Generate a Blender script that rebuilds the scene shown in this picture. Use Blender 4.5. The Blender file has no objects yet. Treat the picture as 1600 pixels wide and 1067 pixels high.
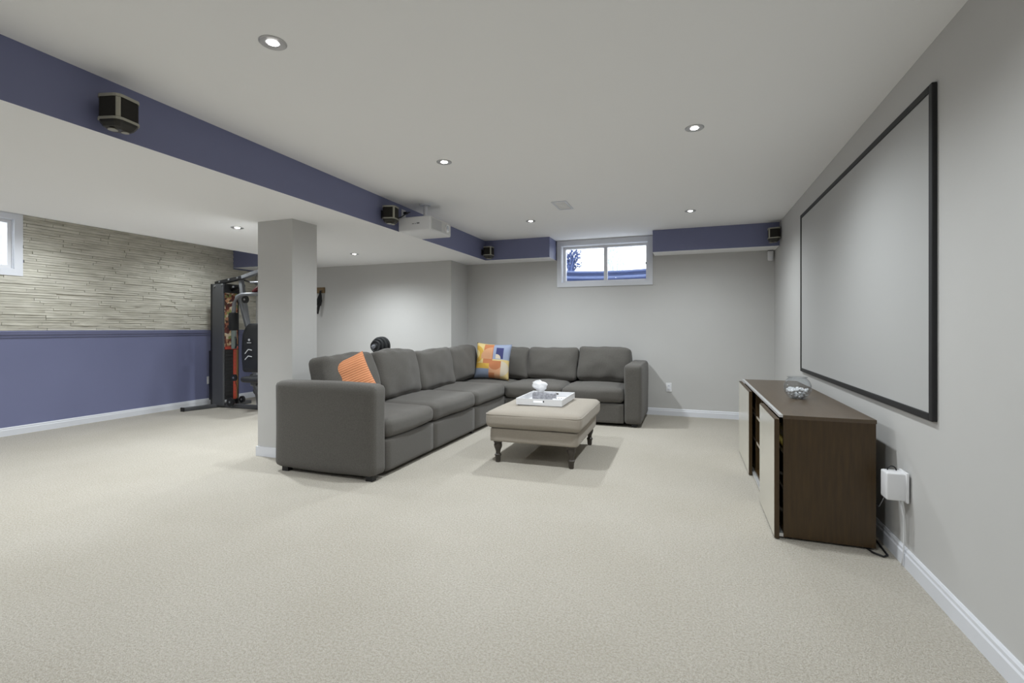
import bpy, bmesh, math, random
from mathutils import Vector, Matrix, noise

scene = bpy.context.scene
COL = scene.collection
rnd = random.Random(7)
R = math.radians

# ------------------------------------------------------------------ camera, world, exposure
cam_d = bpy.data.cameras.new('camera'); cam = bpy.data.objects.new('camera', cam_d); COL.objects.link(cam)
cam.location = (0, 0, 1.15); cam.rotation_euler = (R(90), 0, R(20.03))
cam_d.sensor_width = 36; cam_d.lens = 17.1; cam_d.shift_y = -21 / 1600; cam_d.clip_start = 0.02
scene.camera = cam
scene.view_settings.view_transform = 'Standard'; scene.view_settings.look = 'None'
scene.view_settings.gamma = 1; scene.view_settings.use_curve_mapping = False
scene.view_settings.exposure = 0.06
w = bpy.data.worlds.new('overcast_sky'); scene.world = w; w.use_nodes = True
w.node_tree.nodes['Background'].inputs[0].default_value = (0.86, 0.93, 1.0, 1)
w.node_tree.nodes['Background'].inputs[1].default_value = 3.4
LAMP_W = dict(ring=32, ahead=104, screen=84, long_soffit=72, short_soffit=135, pillar=125, gym=112, extra_near_right=50, extra_main=30, extra_low_near=104, extra_low_open=44, extra_left_near=60, extra_left_mid=50, extra_left_far=36)   # watts per group, fitted to balance the light; later groups are added, unseen lamps
LAMP_COL = (0.915, 0.972, 1.0)

# ------------------------------------------------------------------ materials
def srgb(r, g, b):
    f = lambda c: ((c / 255 + 0.055) / 1.055) ** 2.4 if c > 10 else c / 255 / 12.92
    return (f(r), f(g), f(b), 1)
MATS = {}
def mat(name, col, rough=0.6, metal=0.0, var=0.0, vscale=8.0, bump=0.0, bscale=60.0, stretch=None, spec=0.5, sheen=0.0, emit=None, estr=0.0):
    if name in MATS: return MATS[name]
    m = bpy.data.materials.new(name); m.use_nodes = True; MATS[name] = m
    nt = m.node_tree; b = nt.nodes['Principled BSDF']
    b.inputs['Base Color'].default_value = col; b.inputs['Roughness'].default_value = rough
    b.inputs['Metallic'].default_value = metal; b.inputs['Specular IOR Level'].default_value = spec
    if sheen: b.inputs['Sheen Weight'].default_value = sheen
    if emit: b.inputs['Emission Color'].default_value = emit; b.inputs['Emission Strength'].default_value = estr
    tc = nt.nodes.new('ShaderNodeTexCoord'); src = tc.outputs['Object']
    if stretch:
        mp = nt.nodes.new('ShaderNodeMapping'); mp.inputs['Scale'].default_value = stretch
        nt.links.new(src, mp.inputs['Vector']); src = mp.outputs['Vector']
    if var:
        n = nt.nodes.new('ShaderNodeTexNoise'); n.inputs['Scale'].default_value = vscale; n.inputs['Detail'].default_value = 5
        nt.links.new(src, n.inputs['Vector'])
        rp = nt.nodes.new('ShaderNodeValToRGB')
        rp.color_ramp.elements[0].position = 0.3; rp.color_ramp.elements[1].position = 0.7
        rp.color_ramp.elements[0].color = tuple(c * (1 - var) for c in col[:3]) + (1,)
        rp.color_ramp.elements[1].color = tuple(min(1, c * (1 + var)) for c in col[:3]) + (1,)
        nt.links.new(n.outputs['Fac'], rp.inputs['Fac']); nt.links.new(rp.outputs['Color'], b.inputs['Base Color'])
    if bump:
        n2 = nt.nodes.new('ShaderNodeTexNoise'); n2.inputs['Scale'].default_value = bscale; n2.inputs['Detail'].default_value = 3
        nt.links.new(src, n2.inputs['Vector'])
        bp = nt.nodes.new('ShaderNodeBump'); bp.inputs['Strength'].default_value = bump; bp.inputs['Distance'].default_value = 0.01
        nt.links.new(n2.outputs['Fac'], bp.inputs['Height']); nt.links.new(bp.outputs['Normal'], b.inputs['Normal'])
    return m

M_wall = mat('grey_wall_paint', srgb(196, 195, 193), 0.62, var=0.015, vscale=2, bump=0.03, bscale=250)
M_ceil = mat('white_ceiling_paint', srgb(248, 248, 249), 0.8, bump=0.03, bscale=300)
M_blue = mat('slate_blue_paint', srgb(117, 121, 154), 0.5, var=0.02, vscale=2, bump=0.02, bscale=250)
M_trim = mat('white_trim_paint', srgb(222, 224, 230), 0.4)
M_plastic = mat('white_plastic', srgb(226, 226, 228), 0.35)
M_black = mat('black_plastic', srgb(22, 22, 24), 0.45)
M_gun = mat('dark_grey_steel', srgb(84, 85, 88), 0.4, metal=0.3)
M_midsteel = mat('mid_grey_steel', srgb(132, 134, 138), 0.35, metal=0.4)
M_steel = mat('silver_steel', srgb(170, 172, 176), 0.3, metal=0.85)
M_rubber = mat('black_rubber', srgb(26, 27, 29), 0.75, bump=0.1, bscale=200)
M_vinyl = mat('black_vinyl', srgb(34, 35, 38), 0.45, bump=0.1, bscale=180)
M_frame = mat('black_velvet_frame', srgb(26, 26, 27), 0.6)
M_screen = mat('projection_fabric', srgb(178, 178, 177), 0.7)
M_sofa = mat('charcoal_fabric', srgb(93, 90, 86), 0.95, var=0.16, vscale=160, bump=0.35, bscale=420, spec=0.2, sheen=0.15)
M_ott = mat('taupe_fabric', srgb(158, 150, 139), 0.95, var=0.06, vscale=180, bump=0.3, bscale=420, spec=0.2, sheen=0.15)
M_leg = mat('dark_turned_wood', srgb(62, 56, 50), 0.4, var=0.15, vscale=40)
M_wenge = mat('dark_brown_woodgrain', srgb(62, 45, 20), 0.42, var=0.22, vscale=5, stretch=(12, 12, 1.0), bump=0.05, bscale=20)
M_wenge_top = mat('dark_brown_woodgrain_top', srgb(84, 70, 54), 0.3, var=0.12, vscale=5, stretch=(12, 1.0, 12), bump=0.04, bscale=20)
M_doorface = mat('beige_lacquered_glass', srgb(200, 196, 184), 0.16)
M_alu = mat('aluminium_rail', srgb(215, 215, 215), 0.35, metal=0.5)
M_pale = mat('pale_shelf_edge', srgb(190, 180, 165), 0.5)
M_stonecol = None
M_orange = None
M_bulb = mat('lit_bulb', (1, 1, 1, 1), 0.5, emit=(1, 0.97, 0.92, 1), estr=30)
M_ring = mat('brushed_nickel_ring', srgb(190, 190, 192), 0.35, metal=0.7)
M_cloth_white = mat('white_tissue', srgb(240, 240, 242), 0.9)
M_galv = mat('galvanised_steel', srgb(112, 126, 166), 0.4, metal=0.4, var=0.1, vscale=6)
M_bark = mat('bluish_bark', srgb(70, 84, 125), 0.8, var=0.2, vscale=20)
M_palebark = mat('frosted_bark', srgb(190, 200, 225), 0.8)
M_wood = mat('oak_block', srgb(120, 98, 66), 0.55, var=0.2, vscale=8, stretch=(1, 12, 12))
M_red = mat('red_paint', srgb(172, 62, 46), 0.5)
M_darkred = mat('dark_red_grip', srgb(92, 20, 26), 0.6)
M_pebble = mat('white_pebble', srgb(232, 232, 232), 0.7)
M_orangeplate = mat('brown_label_strip', srgb(110, 78, 36), 0.5)
M_grey = mat('light_grey_print', srgb(120, 120, 124), 0.6)
M_teal = mat('grey_green_grip', srgb(112, 122, 118), 0.55)
M_silverprint = mat('silver_print', srgb(205, 207, 210), 0.4)

def carpet_mat():
    m = bpy.data.materials.new('berber_carpet'); m.use_nodes = True; nt = m.node_tree; N = nt.nodes; Lk = nt.links
    b = N['Principled BSDF']; b.inputs['Roughness'].default_value = 1.0; b.inputs['Specular IOR Level'].default_value = 0.1
    tc = N.new('ShaderNodeTexCoord')
    mp = N.new('ShaderNodeMapping'); mp.inputs['Scale'].default_value = (1, 1, 1)
    Lk.new(tc.outputs['Object'], mp.inputs['Vector'])
    v = N.new('ShaderNodeTexVoronoi'); v.inputs['Scale'].default_value = 210; Lk.new(mp.outputs[0], v.inputs['Vector'])
    n1 = N.new('ShaderNodeTexNoise'); n1.inputs['Scale'].default_value = 105; n1.inputs['Detail'].default_value = 6; Lk.new(mp.outputs[0], n1.inputs['Vector'])
    n2 = N.new('ShaderNodeTexNoise'); n2.inputs['Scale'].default_value = 1.3; n2.inputs['Detail'].default_value = 3; Lk.new(mp.outputs[0], n2.inputs['Vector'])
    r1 = N.new('ShaderNodeValToRGB'); e = r1.color_ramp.elements
    e[0].position = 0.34; e[0].color = srgb(178, 172, 162); e[1].position = 0.6; e[1].color = srgb(196, 191, 183)
    Lk.new(n1.outputs['Fac'], r1.inputs['Fac'])
    r2 = N.new('ShaderNodeValToRGB'); e = r2.color_ramp.elements
    e[0].position = 0.35; e[0].color = (0.94, 0.935, 0.92, 1); e[1].position = 0.65; e[1].color = (1, 1, 1, 1)
    Lk.new(n2.outputs['Fac'], r2.inputs['Fac'])
    r3 = N.new('ShaderNodeValToRGB'); e = r3.color_ramp.elements
    e[0].position = 0.0; e[0].color = (1, 1, 1, 1); e[1].position = 0.75; e[1].color = (0.84, 0.83, 0.80, 1)
    Lk.new(v.outputs['Distance'], r3.inputs['Fac'])
    def mul(a, c):
        x = N.new('ShaderNodeMix'); x.data_type = 'RGBA'; x.blend_type = 'MULTIPLY'; x.inputs[0].default_value = 1
        Lk.new(a, x.inputs[6]); Lk.new(c, x.inputs[7]); return x.outputs[2]
    Lk.new(mul(mul(r1.outputs[0], r2.outputs[0]), r3.outputs[0]), b.inputs['Base Color'])
    bp = N.new('ShaderNodeBump'); bp.inputs['Strength'].default_value = 0.6; bp.inputs['Distance'].default_value = 0.006; bp.invert = True
    Lk.new(v.outputs['Distance'], bp.inputs['Height']); Lk.new(bp.outputs[0], b.inputs['Normal'])
    return m
M_carpet = carpet_mat()

def stone_mat():
    m = bpy.data.materials.new('ledger_stone'); m.use_nodes = True; nt = m.node_tree; N = nt.nodes; Lk = nt.links
    b = N['Principled BSDF']; b.inputs['Roughness'].default_value = 0.85
    oi = N.new('ShaderNodeObjectInfo'); geo = N.new('ShaderNodeNewGeometry')
    mp = N.new('ShaderNodeMapping'); mp.inputs['Scale'].default_value = (1, 0.35, 1.6); Lk.new(geo.outputs['Position'], mp.inputs[0])
    n = N.new('ShaderNodeTexNoise'); n.inputs['Scale'].default_value = 14; n.inputs['Detail'].default_value = 6; Lk.new(mp.outputs[0], n.inputs['Vector'])
    r1 = N.new('ShaderNodeValToRGB'); e = r1.color_ramp.elements
    e[0].position = 0.3; e[0].color = srgb(192, 188, 176); e[1].position = 0.62; e[1].color = srgb(216, 212, 200)
    Lk.new(n.outputs['Fac'], r1.inputs['Fac'])
    r2 = N.new('ShaderNodeValToRGB'); e = r2.color_ramp.elements
    e[0].color = (0.88, 0.88, 0.86, 1); e[1].color = (1.0, 1.0, 1.0, 1); Lk.new(oi.outputs['Random'], r2.inputs['Fac'])
    x = N.new('ShaderNodeMix'); x.data_type = 'RGBA'; x.blend_type = 'MULTIPLY'; x.inputs[0].default_value = 1
    Lk.new(r1.outputs[0], x.inputs[6]); Lk.new(r2.outputs[0], x.inputs[7]); Lk.new(x.outputs[2], b.inputs['Base Color'])
    bp = N.new('ShaderNodeBump'); bp.inputs['Strength'].default_value = 0.5; bp.inputs['Distance'].default_value = 0.012
    Lk.new(n.outputs['Fac'], bp.inputs['Height']); Lk.new(bp.outputs[0], b.inputs['Normal'])
    return m
M_stone = stone_mat()

def glass_mat(name, tint=(1, 1, 1, 1), gl=0.06):
    m = bpy.data.materials.new(name); m.use_nodes = True; nt = m.node_tree; N = nt.nodes; Lk = nt.links
    for n in list(N):
        if n.type == 'BSDF_PRINCIPLED': N.remove(n)
    out = [n for n in N if n.type == 'OUTPUT_MATERIAL'][0]
    t = N.new('ShaderNodeBsdfTransparent'); t.inputs[0].default_value = tint
    g = N.new('ShaderNodeBsdfGlossy'); g.inputs['Roughness'].default_value = 0.02
    lw = N.new('ShaderNodeLayerWeight'); pw = N.new('ShaderNodeMath'); pw.operation = 'POWER'; pw.inputs[1].default_value = 4.0; Lk.new(lw.outputs['Facing'], pw.inputs[0])
    f = N.new('ShaderNodeMath'); f.operation = 'MULTIPLY_ADD'; f.inputs[1].default_value = 0.6; f.inputs[2].default_value = 0.03; Lk.new(pw.outputs[0], f.inputs[0])
    mx = N.new('ShaderNodeMixShader'); Lk.new(f.outputs[0], mx.inputs[0]); Lk.new(t.outputs[0], mx.inputs[1]); Lk.new(g.outputs[0], mx.inputs[2])
    Lk.new(mx.outputs[0], out.inputs[0]); return m
M_glass = glass_mat('window_glass')
M_bowl = glass_mat('bowl_glass', (0.93, 0.94, 0.95, 1))

def stripes_mat():
    m = bpy.data.materials.new('orange_striped_fabric'); m.use_nodes = True; nt = m.node_tree; N = nt.nodes; Lk = nt.links
    b = N['Principled BSDF']; b.inputs['Roughness'].default_value = 0.9
    tc = N.new('ShaderNodeTexCoord'); wv = N.new('ShaderNodeTexWave'); wv.bands_direction = 'Z'; wv.inputs['Scale'].default_value = 16; wv.inputs['Distortion'].default_value = 0.5
    Lk.new(tc.outputs['Object'], wv.inputs['Vector'])
    r = N.new('ShaderNodeValToRGB'); e = r.color_ramp.elements; e[0].color = srgb(196, 126, 86); e[1].color = srgb(216, 150, 108)
    Lk.new(wv.outputs['Fac'], r.inputs[0]); Lk.new(r.outputs[0], b.inputs['Base Color'])
    bp = N.new('ShaderNodeBump'); bp.inputs['Strength'].default_value = 0.4; bp.inputs['Distance'].default_value = 0.01
    Lk.new(wv.outputs['Fac'], bp.inputs['Height']); Lk.new(bp.outputs[0], b.inputs['Normal'])
    return m
M_orange = stripes_mat()

def patch_mat(name, base, shapes, half):
    """flat print on a pillow: rectangles and discs in the pillow's own x/z plane (0..1 from its upper left)"""
    m = bpy.data.materials.new(name); m.use_nodes = True; nt = m.node_tree; N = nt.nodes; Lk = nt.links
    b = N['Principled BSDF']; b.inputs['Roughness'].default_value = 0.9
    tc = N.new('ShaderNodeTexCoord'); sp = N.new('ShaderNodeSeparateXYZ'); Lk.new(tc.outputs['Object'], sp.inputs[0])
    def mth(op, a, c):
        n = N.new('ShaderNodeMath'); n.operation = op
        for i, q in enumerate((a, c)):
            if isinstance(q, (int, float)): n.inputs[i].default_value = q
            else: Lk.new(q, n.inputs[i])
        return n.outputs[0]
    u = mth('ADD', mth('DIVIDE', sp.outputs['X'], 2 * half), 0.5)
    v = mth('SUBTRACT', 0.5, mth('DIVIDE', sp.outputs['Z'], 2 * half))
    rgb = N.new('ShaderNodeRGB'); rgb.outputs[0].default_value = base; cur = rgb.outputs[0]
    for sh in shapes:
        if sh[0] == 'r':
            _, u0, u1, v0, v1, c = sh
            k = mth('MULTIPLY', mth('MULTIPLY', mth('GREATER_THAN', u, u0), mth('LESS_THAN', u, u1)), mth('MULTIPLY', mth('GREATER_THAN', v, v0), mth('LESS_THAN', v, v1)))
        else:
            _, cu, cv, rad, u0, u1, v0, v1, c = sh
            du = mth('SUBTRACT', u, cu); dv = mth('SUBTRACT', v, cv)
            k = mth('LESS_THAN', mth('ADD', mth('MULTIPLY', du, du), mth('MULTIPLY', dv, dv)), rad * rad)
            k = mth('MULTIPLY', k, mth('MULTIPLY', mth('MULTIPLY', mth('GREATER_THAN', u, u0), mth('LESS_THAN', u, u1)), mth('MULTIPLY', mth('GREATER_THAN', v, v0), mth('LESS_THAN', v, v1))))
        x = N.new('ShaderNodeMix'); x.data_type = 'RGBA'; Lk.new(k, x.inputs[0]); Lk.new(cur, x.inputs[6]); x.inputs[7].default_value = c; cur = x.outputs[2]
    Lk.new(cur, b.inputs['Base Color']); return m
cream = srgb(206, 184, 128); yel = srgb(200, 160, 70); ora = srgb(184, 118, 80); pea = srgb(200, 150, 114)
lbl = srgb(142, 152, 176); navy = srgb(58, 60, 106); gbl = srgb(130, 140, 160); pale = srgb(198, 186, 166)
M_patch = patch_mat('colour_block_print', cream, [
    ('c', .02, .34, .24, 0, 1, .08, .58, yel), ('c', .02, .34, .13, 0, 1, .08, .58, cream),
    ('r', .26, .52, .06, .58, ora), ('r', .52, 1, 0, .46, lbl), ('c', .50, .46, .32, .2, .5, .1, .46, pea),
    ('r', .60, .80, .14, .44, navy), ('c', .62, .44, .12, .6, 1, .1, .44, pale), ('r', .80, 1, .0, .42, lbl),
    ('r', 0, .46, .58, .72, yel), ('r', 0, .44, .72, 1, gbl), ('r', .44, .76, .5, 1, pea),
    ('c', .60, .56, .18, .44, .76, .5, .8, ora), ('r', .76, 1, .46, 1, cream), ('c', .76, .7, .2, .76, 1, .46, 1, pale),
    ('r', .44, .60, .82, 1, ora)], 0.25)

def sticker_mat():
    m = bpy.data.materials.new('sticker_covered_panel'); m.use_nodes = True; nt = m.node_tree; N = nt.nodes; Lk = nt.links
    b = N['Principled BSDF']; b.inputs['Roughness'].default_value = 0.5
    tc = N.new('ShaderNodeTexCoord'); v = N.new('ShaderNodeTexVoronoi'); v.inputs['Scale'].default_value = 26
    Lk.new(tc.outputs['Object'], v.inputs['Vector'])
    sp = N.new('ShaderNodeSeparateColor'); Lk.new(v.outputs['Color'], sp.inputs[0])
    r = N.new('ShaderNodeValToRGB'); r.color_ramp.interpolation = 'CONSTANT'; e = r.color_ramp.elements
    cols = [srgb(110, 52, 38), srgb(190, 160, 120), srgb(150, 90, 66), srgb(212, 196, 170), srgb(90, 40, 34), srgb(172, 122, 90), srgb(140, 150, 88), srgb(70, 44, 36)]
    e[0].color = cols[0]; e[1].position = 1 / 8; e[1].color = cols[1]
    for i in range(2, 8):
        q = e.new(i / 8); q.color = cols[i]
    Lk.new(sp.outputs[0], r.inputs[0]); Lk.new(r.outputs[0], b.inputs['Base Color']); return m
M_stick = sticker_mat()

# ------------------------------------------------------------------ mesh helpers
def nvec(p): return Vector((noise.noise(p), noise.noise(p + Vector((17.3, 4.1, 9.7))), noise.noise(p + Vector((5.9, 31.7, 2.3)))))
class MB:
    def __init__(s): s.bm = bmesh.new()
    def box(s, x0, x1, y0, y1, z0, z1, mi=0):
        v = [s.bm.verts.new(p) for p in ((x0,y0,z0),(x1,y0,z0),(x1,y1,z0),(x0,y1,z0),(x0,y0,z1),(x1,y0,z1),(x1,y1,z1),(x0,y1,z1))]
        for q in ((3,2,1,0),(4,5,6,7),(0,1,5,4),(1,2,6,5),(2,3,7,6),(3,0,4,7)):
            f = s.bm.faces.new([v[i] for i in q]); f.material_index = mi
        return s
    def rbox(s, x0, x1, y0, y1, z0, z1, r=0.01, seg=3):
        t = bmesh.new(); m = MB.__new__(MB); m.bm = t; m.box(x0, x1, y0, y1, z0, z1)
        bmesh.ops.bevel(t, geom=list(t.edges), offset=r, segments=seg, profile=0.5, affect='EDGES')
        s.join(t); return s
    def join(s, t, M=None):
        if M is not None: bmesh.ops.transform(t, matrix=M, verts=t.verts)
        me = bpy.data.meshes.new('t'); t.to_mesh(me); t.free(); s.bm.from_mesh(me); bpy.data.meshes.remove(me)
    def soft(s, w, d, h, r=0.05, n=14, crown=(0, 0, 0), wr=0.0, seed=0, M=None):
        """padded box centred on x,y with its base at z=0; crown bulges the +-x, +-y, +z sides"""
        t = bmesh.new(); bmesh.ops.create_cube(t, size=2)
        bmesh.ops.subdivide_edges(t, edges=list(t.edges), cuts=n, use_grid_fill=True)
        H = Vector((w / 2, d / 2, h / 2))
        for v in t.verts:
            c = v.co.copy()
            p = Vector((c.x * H.x, c.y * H.y, c.z * H.z))
            q = Vector([max(-(H[i] - r), min(H[i] - r, p[i])) for i in range(3)])
            dv = p - q
            if dv.length > 1e-6: p = q + dv.normalized() * r
            a, b2, e = 1 - c.x ** 2, 1 - c.y ** 2, 1 - c.z ** 2
            p.x += crown[0] * c.x * b2 * e; p.y += crown[1] * c.y * a * e; p.z += crown[2] * c.z * a * b2
            if wr:
                k = nvec(p * 7 + Vector((seed * 3.1, seed, 0))); k2 = nvec(p * 2.5 + Vector((0, seed * 2.3, seed)))
                p += k * wr * 0.5 + k2 * wr * 1.3
            p.z += h / 2; v.co = p
        s.join(t, M); return s
    def cyl(s, p0, p1, r0, r1=None, n=16, cap=True):
        r1 = r0 if r1 is None else r1
        p0, p1 = Vector(p0), Vector(p1); d = (p1 - p0); M = Matrix.Translation((p0 + p1) / 2) @ d.to_track_quat('Z', 'Y').to_matrix().to_4x4()
        bmesh.ops.create_cone(s.bm, cap_ends=cap, segments=n, radius1=r0, radius2=r1, depth=d.length, matrix=M); return s
    def tube(s, pts, r, n=10):
        pts = [Vector(p) for p in pts]; rings = []
        for i, p in enumerate(pts):
            d = (pts[min(i + 1, len(pts) - 1)] - pts[max(i - 1, 0)]).normalized()
            up = Vector((0, 0, 1)) if abs(d.z) < 0.95 else Vector((0, 1, 0))
            a = d.cross(up).normalized(); b = a.cross(d).normalized()
            rr = r[i] if isinstance(r, (list, tuple)) else r
            rings.append([s.bm.verts.new(p + (a * math.cos(k * 2 * math.pi / n) + b * math.sin(k * 2 * math.pi / n)) * rr) for k in range(n)])
        for i in range(len(rings) - 1):
            for k in range(n): s.bm.faces.new((rings[i][k], rings[i][(k + 1) % n], rings[i + 1][(k + 1) % n], rings[i + 1][k]))
        s.bm.faces.new(rings[0][::-1]); s.bm.faces.new(rings[-1]); return s
    def beam(s, p0, p1, wx, wy):
        p0, p1 = Vector(p0), Vector(p1); d = p1 - p0
        t = bmesh.new(); bmesh.ops.create_cube(t, size=1)
        bmesh.ops.scale(t, vec=(wx, wy, d.length), verts=t.verts)
        bmesh.ops.bevel(t, geom=list(t.edges), offset=min(wx, wy) * 0.12, segments=1, affect='EDGES')
        z = d.normalized(); ref = Vector((1, 0, 0)) if abs(z.x) < 0.8 else Vector((0, 0, 1))
        y = z.cross(ref).normalized(); x = y.cross(z)
        Mx = Matrix((x, y, z)).transposed().to_4x4(); s.join(t, Matrix.Translation((p0 + p1) / 2) @ Mx); return s
    def lathe(s, prof, n=28, M=None, cap=True):
        t = bmesh.new(); rings = []
        for r, z in prof: rings.append([t.verts.new((r * math.cos(k * 2 * math.pi / n), r * math.sin(k * 2 * math.pi / n), z)) for k in range(n)])
        for i in range(len(rings) - 1):
            for k in range(n): t.faces.new((rings[i][k], rings[i][(k + 1) % n], rings[i + 1][(k + 1) % n], rings[i + 1][k]))
        if cap:
            t.faces.new(rings[0][::-1]); t.faces.new(rings[-1])
        s.join(t, M); return s
    def prism(s, outline, z0, z1, M=None, s0=1.0):
        t = bmesh.new(); a = [t.verts.new((x * s0, y * s0, z0)) for x, y in outline]; b = [t.verts.new((x, y, z1)) for x, y in outline]
        n = len(a); t.faces.new(a[::-1]); t.faces.new(b)
        for i in range(n): t.faces.new((a[i], a[(i + 1) % n], b[(i + 1) % n], b[i]))
        s.join(t, M); return s
    def build(s, name, m, parent=None, loc=(0, 0, 0), rot=(0, 0, 0), smooth=False, label=None):
        bmesh.ops.recalc_face_normals(s.bm, faces=s.bm.faces)
        me = bpy.data.meshes.new(name); s.bm.to_mesh(me); s.bm.free()
        for q in (m if isinstance(m, (list, tuple)) else [m]): me.materials.append(q)
        if smooth:
            for p in me.polygons: p.use_smooth = True
            if smooth != 'all': me.set_sharp_from_angle(angle=R(35))
        o = bpy.data.objects.new(name, me); COL.objects.link(o); o.location = loc; o.rotation_euler = rot
        if parent is not None: o.parent = parent
        if label: o['label'] = label
        return o
def tag(o, label, cat, group=None):
    o['label'] = label; o['category'] = cat
    if group: o['group'] = group
    return o
def thing(name, label, cat, loc=(0, 0, 0), rz=0, group=None):
    o = bpy.data.objects.new(name, None); COL.objects.link(o); o.location = loc; o.rotation_euler = (0, 0, rz); o.empty_display_size = 0.1
    return tag(o, label, cat, group)
def struct(o, label, cat):
    o['kind'] = 'structure'; return tag(o, label, cat)
def T(x, y, z, rx=0, ry=0, rz=0):
    return Matrix.Translation((x, y, z)) @ Matrix.Rotation(rz, 4, 'Z') @ Matrix.Rotation(ry, 4, 'Y') @ Matrix.Rotation(rx, 4, 'X')

# ------------------------------------------------------------------ room dimensions (metres)
XL, XR, YF, YB = -6.83, 0.985, -3.2, 6.72
H, LO = 2.383, 2.108
BX0, BX1 = -5.28, -2.715          # dropped ceiling between the two blue beam faces
GY = 6.18                          # wall behind the gym corner
NX = -3.17                         # return between gym wall and window wall
WX0, WX1, WZ0, WZ1 = -1.705, -0.515, 1.785, 2.315   # window opening
LY0, LY1 = 1.90, 3.075              # left window opening

struct(MB().box(XL - .1, XR + .1, YF - .1, YB + .1, -0.1, 0).build('floor', M_carpet), 'cream looped wall-to-wall carpet with fine flecks', 'floor')
struct(MB().box(XL - .1, XR + .1, YF - .1, YB + .23, H, H + .1).build('ceiling', M_ceil), 'flat white painted main ceiling above the sofa and screen', 'ceiling')
struct(MB().box(XR, XR + .12, YF - .1, YB + .23, 0, H).build('wall_right', M_wall), 'light grey wall carrying the projection screen', 'wall')
b = MB(); b.box(NX, WX0, YB, YB + .23, 0, H).box(WX1, XR, YB, YB + .23, 0, H).box(WX0, WX1, YB, YB + .23, 0, WZ0).box(WX0, WX1, YB, YB + .23, WZ1, H)
struct(b.build('wall_back', M_wall), 'light grey wall with the small basement window behind the sofa', 'wall')
struct(MB().box(XL, NX, GY, YB + .23, 0, H).build('wall_gym', M_wall), 'pale grey wall behind the gym corner and pillar', 'wall')
struct(MB().box(XL - .1, XR + .1, YF - .12, YF, 0, H).build('wall_front', M_wall), 'light grey wall closing the open end of the room', 'wall')
b = MB()
for (y0, y1, z0, z1) in ((YF, LY0, 0, H), (LY1, YB, 0, H), (LY0, LY1, 0, WZ0), (LY0, LY1, WZ1, H)): b.box(XL - .23, XL, y0, y1, z0, z1)
wl = struct(b.build('wall_left', M_blue), 'slate blue wall with stacked ledger stone above its chair rail', 'wall')
# dropped ceiling: blue side faces, white underside
b = MB(); b.box(BX0, BX1, YF, YB, LO, H)
for f in b.bm.faces:
    f.material_index = 0 if abs(f.normal.z) < 0.5 else 1
b.bm.normal_update()
for f in b.bm.faces: f.material_index = 1 if abs(f.normal.z) > 0.5 else 0
struct(b.build('ceiling_bulkhead', [M_blue, M_ceil]), 'dropped white ceiling with a long slate blue beam face', 'ceiling')
def soffit(x0, x1, y0, y1, label):
    b = MB(); b.box(x0, x1, y0, y1, LO, H); b.bm.normal_update()
    for f in b.bm.faces: f.material_index = 1 if abs(f.normal.z) > 0.5 else 0
    return struct(b.build('ceiling_soffit', [M_blue, M_ceil]), label, 'soffit')
soffit(BX1, -1.775, 6.345, YB, 'short slate blue soffit between beam and window')
soffit(-0.435, XR, 6.375, YB, 'long slate blue soffit between window and screen wall')
soffit(XL, BX0, 5.75, GY, 'slate blue soffit above the gym machine against the stone wall')
struct(MB().box(-3.66, -3.265, 3.34, 3.64, 0, LO).build('wall_pillar', M_wall), 'square grey pillar standing behind the near end of the sofa', 'pillar')

# baseboards: board with an eased upper lip
def board(x0, y0, x1, y1, nx, ny, name, label, h=0.092, m=M_trim):
    """runs from (x0,y0) to (x1,y1); (nx,ny) points into the room"""
    d = Vector((x1 - x0, y1 - y0, 0)); t = MB(); n = Vector((nx, ny, 0))
    prof = [(0, 0), (.014, 0), (.014, h * .68), (.010, h * .76), (.010, h * .90), (.005, h), (0, h)]
    a = [t.bm.verts.new(Vector((x0, y0, 0)) + n * p + Vector((0, 0, z))) for p, z in prof]
    c = [t.bm.verts.new(Vector((x1, y1, 0)) + n * p + Vector((0, 0, z))) for p, z in prof]
    k = len(a); t.bm.faces.new(a); t.bm.faces.new(c[::-1])
    for i in range(k): t.bm.faces.new((a[i], a[(i + 1) % k], c[(i + 1) % k], c[i]))
    return struct(t.build(name, m), label, 'baseboard')
board(XR, YF, XR, YB, -1, 0, 'baseboard_right', 'white baseboard under the projection screen wall')
board(NX, YB, XR - .014, YB, 0, -1, 'baseboard_back', 'white baseboard under the window wall')
board(XL + .014, GY, NX, GY, 0, -1, 'baseboard_gym', 'white baseboard along the gym wall')
board(NX, GY, NX, YB - .014, 1, 0, 'baseboard_return', 'white baseboard on the short return wall behind the sofa')
board(XL, YF, XL, GY, 1, 0, 'baseboard_left', 'white baseboard under the slate blue wall')
board(XL + .014, YF, XR - .014, YF, 0, 1, 'baseboard_front', 'white baseboard at the open end of the room')
t = MB()
for (x0, x1, y0, y1) in ((-3.672, -3.253, 3.328, 3.34), (-3.672, -3.253, 3.64, 3.652), (-3.672, -3.66, 3.34, 3.64), (-3.265, -3.253, 3.34, 3.64)):
    t.box(x0, x1, y0, y1, 0, .085)
struct(t.build('baseboard_pillar', M_trim), 'white baseboard wrapped around the grey pillar', 'baseboard')

# chair rail, painted like the wall below it
t = MB(); prof = [(0, 1.045), (.010, 1.048), (.012, 1.065), (.022, 1.078), (.026, 1.098), (.030, 1.112), (.022, 1.120), (0, 1.122)]
a = [t.bm.verts.new((XL + p, YF, z)) for p, z in prof]; c = [t.bm.verts.new((XL + p, GY, z)) for p, z in prof]; k = len(a)
t.bm.faces.new(a); t.bm.faces.new(c[::-1])
for i in range(k): t.bm.faces.new((a[i], a[(i + 1) % k], c[(i + 1) % k], c[i]))
struct(t.build('trim_1', M_blue), 'slate blue chair rail below the ledger stone', 'chair rail')

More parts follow.
